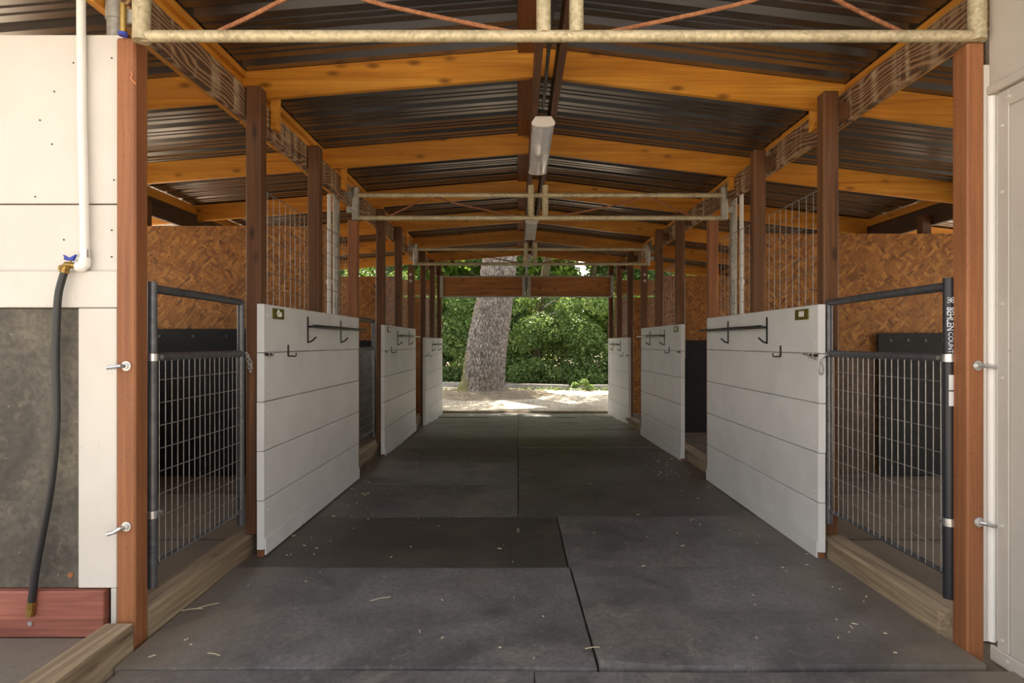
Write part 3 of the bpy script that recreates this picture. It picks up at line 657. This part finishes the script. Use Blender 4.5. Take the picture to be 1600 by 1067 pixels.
for px, pz in ((-1.897, 1.62), (-1.70, 1.628), (-1.86, 2.44), (-1.70, 2.46), (-2.0, 2.2), (-1.95, 2.1), (-1.70, 1.74), (-1.69, 1.95), (-1.9, 1.70), (-2.02, 1.88), (-1.94, 2.32)): mb.tube([(px, WY-.001, pz), (px, WY-.003, pz)], .0035, 6)
stuff(mb.build('nail_heads', 'blackiron', wlft))
# unseen right stall front behind the post, added to block light
wfr = struct('wall_front_light_block', (3, 2.62, 0))
MB().box(1.98, 4.9, 2.64, 2.67, 0, 2.45).build('panel', 'cream', wfr)

# supply pipe with tap and hose
px = -1.795
t = thing('water_pipe', (px, WY-.03, 1.55), 'white plastic water pipe running down the cream wall', 'pipe')
MB().tube([(px-.018, WY-.022, 3.0), (px-.018, WY-.022, 2.6), (px-.012, WY-.026, 2.2), (px-.004, WY-.026, 1.9), (px, WY-.026, 1.6)], .0172, 16).build('pipe', 'pvc', t, smooth=True)
MB().tube([(px, WY-.026, 1.655), (px, WY-.026, 1.615)], .0205, 16).build('pipe_strap', 'zinc', t, smooth=True)
MB().tube([(px, WY-.026, 1.62), (px, WY-.026, 1.59), (px-.004, WY-.027, 1.583), (px-.03, WY-.03, 1.583)], .0225, 16).build('elbow', 'pvc', t, smooth=True)
t = thing('tap', (px-.06, WY-.035, 1.59), 'brass tap with blue butterfly handle on the water pipe', 'tap')
MB().tube([(px-.028, WY-.032, 1.588), (px-.05, WY-.036, 1.588), (px-.066, WY-.04, 1.59), (px-.075, WY-.045, 1.578), (px-.078, WY-.045, 1.565)], [.012, .013, .014, .012, .011], 12).build('body', 'brass', t, smooth=True)
MB().tube([(px-.052, WY-.038, 1.598), (px-.052, WY-.038, 1.614)], .006, 8).build('spindle', 'brass', t)
mb = MB()
for s in (-1, 1): mb.hexa([(px-.052, WY-.045, 1.606), (px-.052+s*.014, WY-.045, 1.608), (px-.052+s*.014, WY-.033, 1.608), (px-.052, WY-.033, 1.606), (px-.052, WY-.045, 1.618), (px-.052+s*.026, WY-.045, 1.632), (px-.052+s*.026, WY-.033, 1.632), (px-.052, WY-.033, 1.618)])
mb.build('handle', 'bluehandle', t)
t = thing('hose', (-1.9, WY-.06, .2), 'short black rubber hose hanging from the brass tap', 'hose')
def hp(x, y): return ((x-809)/970*2.545, 2.545, 1.27-(y-535)/970*2.545)
pts = [hp(102, 421), hp(96, 440), hp(91, 462), hp(88.5, 500), hp(87, 560), hp(88, 620), hp(88, 660), hp(84, 720), hp(77, 775), hp(66, 835), hp(56, 890), hp(49, 945)]
MB().tube(smooth_pts(pts), .0145, 14).build('rubber_tube', 'hose', t, smooth=True)
MB().tube([(px-.078, 2.547, 1.572), hp(103, 419), hp(101, 426)], [.017, .018, .0165], 8).build('coupling', 'brass', t)
MB().tube([hp(50, 940), hp(47, 962)], .0165, 8).build('end_coupling', 'brass', t)
tw = thing('twine', (-1.63, 2.555, 2.36), 'scrap of orange twine stuck to the left reddish post', 'twine')
MB().tube(smooth_pts([(-1.592, 2.556, 2.385), (-1.585, 2.552, 2.375), (-1.59, 2.552, 2.36), (-1.588, 2.55, 2.352), (-1.58, 2.552, 2.343), (-1.572, 2.554, 2.332)]), .0022, 6).build('strand', 'twine', tw)

# ---------------------------------------------------------------- front right wall (wing beside the aisle)
wr = struct('wall_right', (1.95, 2.4, 0)); X = 1.897
MB().box(X, X+.05, .7, 2.50, 2.30, 3.0, .003).build('upper_panel', 'greywall', wr)
MB().box(X-.012, X+.05, .7, 2.50, 2.262, 2.298, .004).build('drip_edge', 'greywall', wr)
MB().box(X+.012, X+.05, .7, 2.465, .02, 2.26).build('door_skin', 'greywall', wr)
MB().box(X+.004, X+.011, 2.405, 2.462, .06, 2.255, .002).build('edge_strip', 'greywall', wr)
MB().box(X+.004, X+.011, .7, 2.404, 2.19, 2.255, .002).build('edge_strip', 'greywall', wr)
MB().box(X-.004, X+.011, .7, 2.49, .0, .06, .003).build('base_strip', 'greywall', wr)
mb = MB()
for z in (.10, .55, 1.13, 1.42, 1.86, 2.12): mb.tube([(X+.004, 2.435, z), (X-.003, 2.435, z)], .007, 8)
for y in (2.40, 2.3, 2.2, 2.0): mb.tube([(X+.004, y, 2.222), (X-.003, y, 2.222)], .007, 8); mb.tube([(X-.004, y, .035), (X-.010, y, .035)], .007, 8)
stuff(mb.build('rivets', 'cream', wr))
t = thing('wall_conduit', (1.898, 2.5, .1), 'white vertical pipe between the right reddish post and grey wall', 'pipe')
MB().tube([(1.899, 2.488, .075), (1.899, 2.488, 2.255)], .0165, 14).build('pipe', 'pvc', t, smooth=True)

# ---------------------------------------------------------------- rubber floor mats
def fmat(x0, x1, y0, y1, mat, label, lift=0.0, wav=.003, skew=0.0, curl=0.0):
    nx, ny = 12, 8; mb = MB(); th = .014; top = []; sd_ = random.random()*50
    for j in range(ny+1):
        for i in range(nx+1):
            u, v = i/nx, j/ny; y = y0+(y1-y0)*v+.012*noise.noise((u*2+sd_, v, 3)); x = x0+(x1-x0)*u+skew*(1-v)*(1 if True else 0)
            wv_ = wav*(1+5*max(0, min(1, (y-7.5)/2)))
            z = zf(y)+th+lift+wv_*noise.noise((x*1.7+sd_, y*2.2, sd_))
            if curl: z += curl*max(0, 1-v*ny/1.5)*max(0, 1-u*6)
            top.append((x, y, max(z, zf(y)+.008)))
    N = (nx+1)*(ny+1)
    bot = [(x, y, zf(y)-.010) for x, y, z in top]
    fs = [(j*(nx+1)+i, j*(nx+1)+i+1, (j+1)*(nx+1)+i+1, (j+1)*(nx+1)+i) for j in range(ny) for i in range(nx)]
    ring = [i for i in range(nx+1)]+[(j)*(nx+1)+nx for j in range(1, ny+1)]+[ny*(nx+1)+i for i in range(nx-1, -1, -1)]+[j*(nx+1) for j in range(ny-1, 0, -1)]
    L = len(ring); fs2 = [(ring[k], N+ring[k], N+ring[(k+1) % L], ring[(k+1) % L]) for k in range(L)]
    mb.add(top+bot, fs+fs2)
    o = mb.build('floor_mat', mat, loc=((x0+x1)/2, y0, zf(y0)), smooth=True)
    tag(o, label, 'mat', 'black rubber mats on the aisle floor'); return o
fmat(-1.52, .06, 1.45, 2.375, 'mat', 'front strip of rubber mat at the bottom edge, left of centre', wav=.002)
fmat(.065, 1.9, 1.45, 2.365, 'mat', 'front strip of rubber mat at the bottom edge, right of centre', wav=.002)
fmat(-1.57, .285, 2.39, 3.445, 'mat', 'large stained rubber mat on the left, in the entrance', .006, skew=.02)
fmat(.295, 1.79, 2.40, 3.445, 'mat', 'large grey rubber mat on the right, with curled front corner', .012, skew=.02, curl=.018)
fmat(-1.57, .275, 3.455, 4.45, 'matrib', 'darker ribbed rubber mat beside the first left white panel', .004)
fmat(.285, 1.79, 3.45, 4.45, 'mat', 'rubber mat beside the first right white panel', .009)
fmat(-1.57, .0, 4.46, 5.48, 'mat', 'third rubber mat of the left column, behind the ribbed one', .002)
fmat(.008, 1.79, 4.46, 6.48, 'matdark', 'long dark rubber mat in the middle of the right column', .004)
fmat(-1.57, .0, 5.49, 6.48, 'mat', 'fourth rubber mat of the left column under the second truss', .004)
ys = [6.49, 7.48, 8.45, 9.45, 10.4, 11.35, 12.18]
for i in range(6):
    for s, (a, b) in (('left', (-1.57, 0)), ('right', (.008, 1.79))):
        fmat(a, b, ys[i], ys[i+1]-.008, 'matdark' if i < 2 else 'mat', '%s rubber mat in the far part of the %s column, counting past the second truss' % (ORD[i], s), .005*(i % 2)+.003*(s == 'left'), .003)
# mats inside the stalls
for side, a, b in (('left', -3.2, -1.72), ('right', 1.94, 3.7)):
    for k, y in enumerate((2.75, 3.95)):
        tag(MB().box(a, b, y, y+1.17, -.015, .022, .004).build('stall_mat', 'matdark', loc=(a, y, 0)), 'dark rubber mat on the stall floor behind the front %s gate, %s row' % (side, ORD[k]), 'mat', 'rubber mats inside the stalls')
tag(MB().box(-1.75, 2.1, 12.24, 12.36, -.22, -.085, .02).build('threshold_timber', 'threshold', loc=(0, 12.3, -.15)), 'pale worn timber threshold at the far end of the floor', 'timber')
# straw and flecks on the floor
mb = MB()
for k in range(150):
    x = random.choice([random.uniform(-1.5, 1.7), random.uniform(-1.5, -1.0), random.uniform(1.2, 1.7)]); y = random.uniform(2.4, 7); a = random.random()*PI; L = random.choice([.004, .005, .007, .012])
    z = .045 if y < 4.5 else .03
    mb.tube([(x-L*math.cos(a), y-L*math.sin(a), z), (x+L*math.cos(a), y+L*math.sin(a), z)], .0025, 4)
for x, y, a, L in ((-.66, 2.98, .5, .05), (-1.50, 2.86, .25, .045), (-1.45, 2.9, .7, .05), (-1.2, 2.45, -.3, .03), (.3, 2.5, .2, .03)):
    mb.tube([(x-L*math.cos(a), y-L*math.sin(a), .04), (x, y, .043), (x+L*math.cos(a), y+L*math.sin(a), .04)], .0018, 5)
stuff(mb.build('straw_bits', 'straw'))

# ---------------------------------------------------------------- outside: tree, curbs, shrubs
def trunk_mesh(path, rads, n, m, amp, seed, freq=7.0):
    P = smooth_pts(path, max(2, m//(len(path)-1))); R = np.interp(np.linspace(0, 1, len(P)), np.linspace(0, 1, len(rads)), rads)
    mb = MB(); rings = []
    for i, p in enumerate(P):
        rg_ = []
        for k in range(n):
            a = 2*PI*k/n; d = Vector((math.cos(a), math.sin(a), 0))
            q = Vector((math.cos(a)*freq, math.sin(a)*freq, p.z*5.0+seed))
            h = abs(noise.noise(q))*1.4+.5*noise.noise(q*2.3)
            low = .10*noise.noise(Vector((math.cos(a)*1.2, math.sin(a)*1.2, p.z*.5+seed)))
            flare = .22*max(0, 1-i/(len(P)*.12))**2*(.6+.8*abs(math.sin(a*2.5+seed)))
            rg_.append(p+d*R[i]*(1+low+flare)+d*amp*h)
        rings += rg_
    mb.add(rings, [(i*n+k, i*n+(k+1) % n, (i+1)*n+(k+1) % n, (i+1)*n+k) for i in range(len(P)-1) for k in range(n)]); return mb
def leaf_mesh(name, centers, radii, count, size, mat, squash=.8, parent=None, seed=0):
    r = np.random.default_rng(seed); C = np.array(centers, float); R = np.array(radii, float)
    pr = R**2/np.sum(R**2); idx = r.choice(len(C), count, p=pr)
    d = r.normal(size=(count, 3)); d /= np.linalg.norm(d, axis=1)[:, None]
    rad = R[idx]*np.clip(1-np.abs(r.normal(0, .22, count)), .25, 1.05)
    p = C[idx]+d*rad[:, None]*np.array([1, 1, squash])
    nrm = d*.6+r.normal(size=(count, 3))*.6+np.array([0, 0, .5]); nrm /= np.linalg.norm(nrm, axis=1)[:, None]
    t = np.cross(nrm, r.normal(size=(count, 3))); t /= np.linalg.norm(t, axis=1)[:, None]; b = np.cross(nrm, t)
    s = size*r.uniform(.6, 1.3, count)[:, None]
    V = np.stack([p-t*s, p+b*s*.5+nrm*s*.12, p+t*s, p-b*s*.5+nrm*s*.12], 1).reshape(-1, 3)
    base = np.array(parent['_base']) if parent is not None else 0
    V = V-base
    me = bpy.data.meshes.new(name); me.vertices.add(count*4); me.vertices.foreach_set('co', V.astype(np.float32).ravel())
    me.loops.add(count*4); me.loops.foreach_set('vertex_index', np.arange(count*4, dtype=np.int32))
    me.polygons.add(count); me.polygons.foreach_set('loop_start', np.arange(0, count*4, 4, dtype=np.int32)); me.polygons.foreach_set('loop_total', np.full(count, 4, np.int32))
    at = me.attributes.new('rnd', 'FLOAT', 'FACE'); clump = r.random(len(C))[idx]
    at.data.foreach_set('value', np.clip(.7*r.random(count)+.3*clump, 0, 1).astype(np.float32)); me.update(); me.validate()
    me.materials.append(M[mat]); o = bpy.data.objects.new(name, me); col.objects.link(o)
    if parent is not None: o.parent = parent
    o['kind'] = 'stuff'; return o
def W(x, y, Y): return ((x-809)/970*Y, Y, 1.27-(y-535)/970*Y)
TY = 17.6
b0 = W(752, 614, TY)
oak = thing('oak_tree', b0, 'big leaning oak trunk with grey furrowed bark beyond the far opening', 'tree')
trunk_mesh([(b0[0], TY, b0[2]-.1), W(757, 575, TY), W(764, 520, TY), W(773, 463, TY), W(779, 410, TY), W(788, 340, TY), W(800, 240, TY)], [.66, .58, .53, .485, .47, .45, .40], 240, 380, .04, 3.0, 15.0).build('trunk', 'bark', oak, smooth=True)
for k, (dx, dy, dz) in enumerate(((-2.6, .6, 2.2), (2.4, -.6, 2.4), (.4, 2.2, 3.0), (-.6, -1.6, 2.8))):
    st = Vector(W(797, 260, TY)); mb = MB(); mb.tube(smooth_pts([st, st+Vector((dx*.4, dy*.4, dz*.55)), st+Vector((dx, dy, dz))]), [.3-.018*i for i in range(9)], 12); mb.build('bough', 'bark', oak, smooth=True)
top = Vector(W(800, 230, TY))
rc = random.Random(11); cs = [(top.x+rc.uniform(-6.5, 6.5), top.y+rc.uniform(-3.0, 5.5), top.z+rc.uniform(1.2, 5)) for _ in range(58)]
leaf_mesh('crown', cs, [rc.uniform(1.0, 1.7) for _ in cs], 42000, .12, 'leaf2', parent=oak, seed=5)
# mound of litter around the trunk
mb = MB(); n, m = 48, 8; vs = []
for j in range(m+1):
    for k in range(n):
        a = 2*PI*k/n; r_ = .25+1.35*j/m*(1+.18*noise.noise((math.cos(a)*1.5, math.sin(a)*1.5, 4))); x = b0[0]+.15+r_*math.cos(a)*1.15; y = TY+r_*math.sin(a)*1.5
        vs.append((x, y, gz(x, y)+.16*(1-(j/m))**1.3+.02*noise.noise((x*4, y*4, 1))*(1-j/m)+.006-.02*(j == m)))
mb.add(vs, [(j*n+k, j*n+(k+1) % n, (j+1)*n+(k+1) % n, (j+1)*n+k) for j in range(m) for k in range(n)])
o = mb.build('litter_mound', 'litter', smooth=True); stuff(o)
# curbs
for lab, x0, y0, x1, y1 in (('long weathered concrete curb behind the oak trunk', -4.5, 21.2, 1.55, 18.9), ('shorter curb to the right of the gap beyond the opening', 1.95, 19.0, 6.5, 18.3)):
    a, b = Vector((x0, y0, 0)), Vector((x1, y1, 0)); d = (b-a).normalized(); nn = Vector((-d.y, d.x, 0)); mb = MB(); n = 16; vs = []
    prof = [(-.12, -.05), (-.11, .1), (-.08, .15), (.08, .15), (.11, .1), (.12, -.05)]
    for k in range(n+1):
        c = a+(b-a)*k/n; z = gz(c.x, c.y)+.012*noise.noise((c.x*2, c.y, 0))
        for u, v in prof: vs.append(tuple(c+nn*u+Vector((0, 0, z+v))))
    mb.add(vs, [(k*6+j, k*6+(j+1) % 6, k*6+6+(j+1) % 6, k*6+6+j) for k in range(n) for j in range(6)]+[(5, 4, 3, 2, 1, 0), tuple(n*6+j for j in range(6))])
    tag(mb.build('curb', 'concrete', loc=(x0, y0, gz(x0, y0)), smooth=True), lab, 'curb', 'curbs beyond the opening')
r3 = np.random.default_rng(21); pts_l = []
for _ in range(2600):
    if r3.random() < .6: a = r3.random()*2*PI; q = 2.6*math.sqrt(r3.random()); x, y = b0[0]+.2+q*1.3*math.cos(a), TY-.3+q*1.5*math.sin(a)
    else: x, y = r3.uniform(-5, 6), r3.uniform(12.9, 20)
    d_ = math.hypot((x-b0[0]-.15)/1.15, (y-TY)/1.5); pts_l.append((x, y, gz(x, y)+.02+.16*max(0, 1-max(0, d_-.25)/1.35)**1.3))
mb = MB()
for x, y, z in pts_l:
    a = r3.random()*2*PI; L = r3.uniform(.012, .035); c_, s_ = math.cos(a)*L, math.sin(a)*L
    mb.add([(x-c_, y-s_, z), (x+s_*.5, y-c_*.5, z+.008), (x+c_, y+s_, z+.004), (x-s_*.5, y+c_*.5, z+.01)], [(0, 1, 2, 3)])
stuff(mb.build('fallen_leaves', 'litter'))
# shrubs behind the curb
def shrub(i, x, y, wd, ht, mat, label, cnt=9000, size=.075, cat='shrub', name='shrub'):
    z = gz(x, y); t = thing(name, (x, y, z), label, cat, 'green shrubs and trees beyond the curb')
    r = random.Random(i*13+1); mb = MB()
    for k in range(4):
        e = Vector((x+r.uniform(-.4, .4)*wd, y+r.uniform(-.3, .3), z+ht*r.uniform(.5, .8))); mb.tube(smooth_pts([(x+.1*k-.15, y, z-.05), Vector((x, y, z)).lerp(e, .5)+Vector((r.uniform(-.2, .2), 0, .1)), e]), [.05-.005*q for q in range(9)], 7)
    mb.build('stems', 'moss', t, smooth=True)
    cs = []; rs = []
    nn = int(14*ht*wd/6)
    for k in range(max(14, nn)):
        cs.append((x+r.uniform(-.5, .5)*wd, y+r.uniform(-.55, .55), z+.12+r.uniform(0, 1)**1.15*(ht-.5))); rs.append(r.uniform(.4, .75))
    for k in range(16): cs.append((x+r.uniform(-.55, .55)*wd, y-.35-r.uniform(0, .35), z+r.uniform(.1, .75))); rs.append(r.uniform(.28, .42))
    leaf_mesh('foliage', cs, rs, cnt, size, mat, parent=t, seed=i)
spots = [(-13.0, 22.8, 3.0, 3.6), (-10.4, 22.6, 3.0, 4.0), (-7.8, 22.6, 3.0, 3.8), (-5.3, 22.3, 2.8, 4.2), (-3.0, 22.4, 2.6, 3.6), (-.9, 22.3, 2.6, 3.4), (1.2, 21.8, 2.5, 3.3), (3.2, 21.4, 2.5, 3.4), (5.2, 21.5, 2.6, 3.8), (7.6, 21.8, 3.0, 3.7), (10.2, 22.2, 3.0, 4.1), (13.0, 22.4, 3.0, 3.8)]
for i, (x, y, wd, ht) in enumerate(spots):
    lab = 'dense green shrub behind the curb, %s counting from the left end of the hedge' % ORD[i]
    shrub(i, x, y, wd, ht, 'leaf2' if i in (3, 8) else 'leaf', lab, int(19000*ht/3.5), .052)
# taller trees behind
tall = [(-14, 27), (-10, 26.5), (-6.4, 26), (-3.4, 26.5), (-.4, 26), (2.6, 25.5), (5.6, 26), (9.4, 26.5), (13.5, 27)]
for i, (x, y) in enumerate(tall):
    z = gz(x, y); lab = 'tall leafy tree rising behind the hedge, %s from the left' % ORD[i]
    t = thing('background_tree', (x, y, z), lab, 'tree', 'tall trees behind the hedge'); r = random.Random(100+i)
    lean = r.uniform(-.8, .8)
    MB().tube(smooth_pts([(x, y, z-.1), (x+lean*.4, y, z+2.2), (x+lean, y, z+5)]), [.24-.015*q for q in range(9)], 10).build('trunk', 'moss', t, smooth=True)
    for k in range(3): MB().tube(smooth_pts([(x+lean*.5, y, z+2.6+.5*k), (x+lean*.5+(-1)**k*.9, y-.5, z+3.3+.5*k), (x+lean*.5+(-1)**k*1.9, y-.8, z+3.7+.6*k)]), [.07-.005*q for q in range(9)], 7).build('branch', 'moss', t, smooth=True)
    cs = [(x+r.uniform(-2.2, 2.2), y+r.uniform(-1.2, 1.2), z+r.uniform(1.2, 9.5)) for _ in range(34)]
    leaf_mesh('crown', cs, [r.uniform(.7, 1.3) for _ in cs], 14000, .13, 'leaf2' if i % 2 else 'leaf', parent=t, seed=200+i)
for i in range(9):
    x, y = -20+i*5.0, 33+1.5*math.sin(i*2.3); z = gz(x, y)
    t = thing('background_tree', (x, y, z), 'dense woodland tree in the farthest row, %s from the left' % ORD[i], 'tree', 'farthest row of trees'); r = random.Random(300+i)
    MB().tube([(x, y, z-.1), (x+.2, y, z+3), (x, y, z+8)], [.3, .25, .12], 8).build('trunk', 'moss', t, smooth=True)
    cs = [(x+r.uniform(-2.8, 2.8), y+r.uniform(-1.2, 1.2), z+r.uniform(.5, 12)) for _ in range(46)]
    leaf_mesh('crown', cs, [r.uniform(.9, 1.6) for _ in cs], 13000, .19, 'leaf', parent=t, seed=400+i)
# mossy leaning trunk standing in the hedge
t = thing('mossy_trunk', W(836, 600, 22.6), 'dark mossy tree trunk rising out of the hedge right of the oak', 'tree')
trunk_mesh([W(836, 606, 22.0), W(838, 560, 22.0), W(842, 510, 22.0), W(846, 470, 22.0), W(852, 430, 22.0), W(858, 390, 22.0)], [.19, .18, .17, .165, .15, .14], 20, 50, .015, 1.0).build('trunk', 'moss', t, smooth=True)
for pts_ in ([W(843, 500, 22.0), W(858, 492, 21.2), W(880, 484, 21.2), W(905, 474, 21.2)], [W(842, 490, 22.0), W(832, 497, 21.2), W(815, 505, 21.2)], [W(846, 486, 22.0), W(858, 474, 21.2), W(872, 468, 21.2)]):
    MB().tube(smooth_pts(pts_), [.035*(1-.06*q) for q in range(len(pts_)*4-3)], 6).build('branch', 'bark', t, smooth=True)
o = MB(); grid(o, -40, 40, 20.6, 60, 60, 30, lambda x, y: gz(x, y)+.03+.1*min(1, (y-20.6)/2)+.05*noise.noise((x, y, 5)))
o = o.build('undergrowth_floor', 'litter', smooth=True); o['kind'] = 'structure'
# low weeds and fallen leaves along the curb
r2 = np.random.default_rng(9)
cs = [(x, 18.55+.25*math.sin(x), gz(x, 18.6)+.02) for x in np.linspace(-4, 5, 40)]
leaf_mesh('weeds', cs, [.16]*40, 1400, .04, 'leaf', squash=.5, seed=77)
leaf_mesh('grass_tufts', [(2.0, 18.7, gz(2, 18.7)+.25), (1.75, 18.9, gz(2, 18.7)+.15), (2.15, 18.6, gz(2, 18.7)+.1)], [.13, .12, .12], 420, .045, 'leaf', seed=78)
for o in list(bpy.data.objects):
    if '_base' in o: del o['_base']
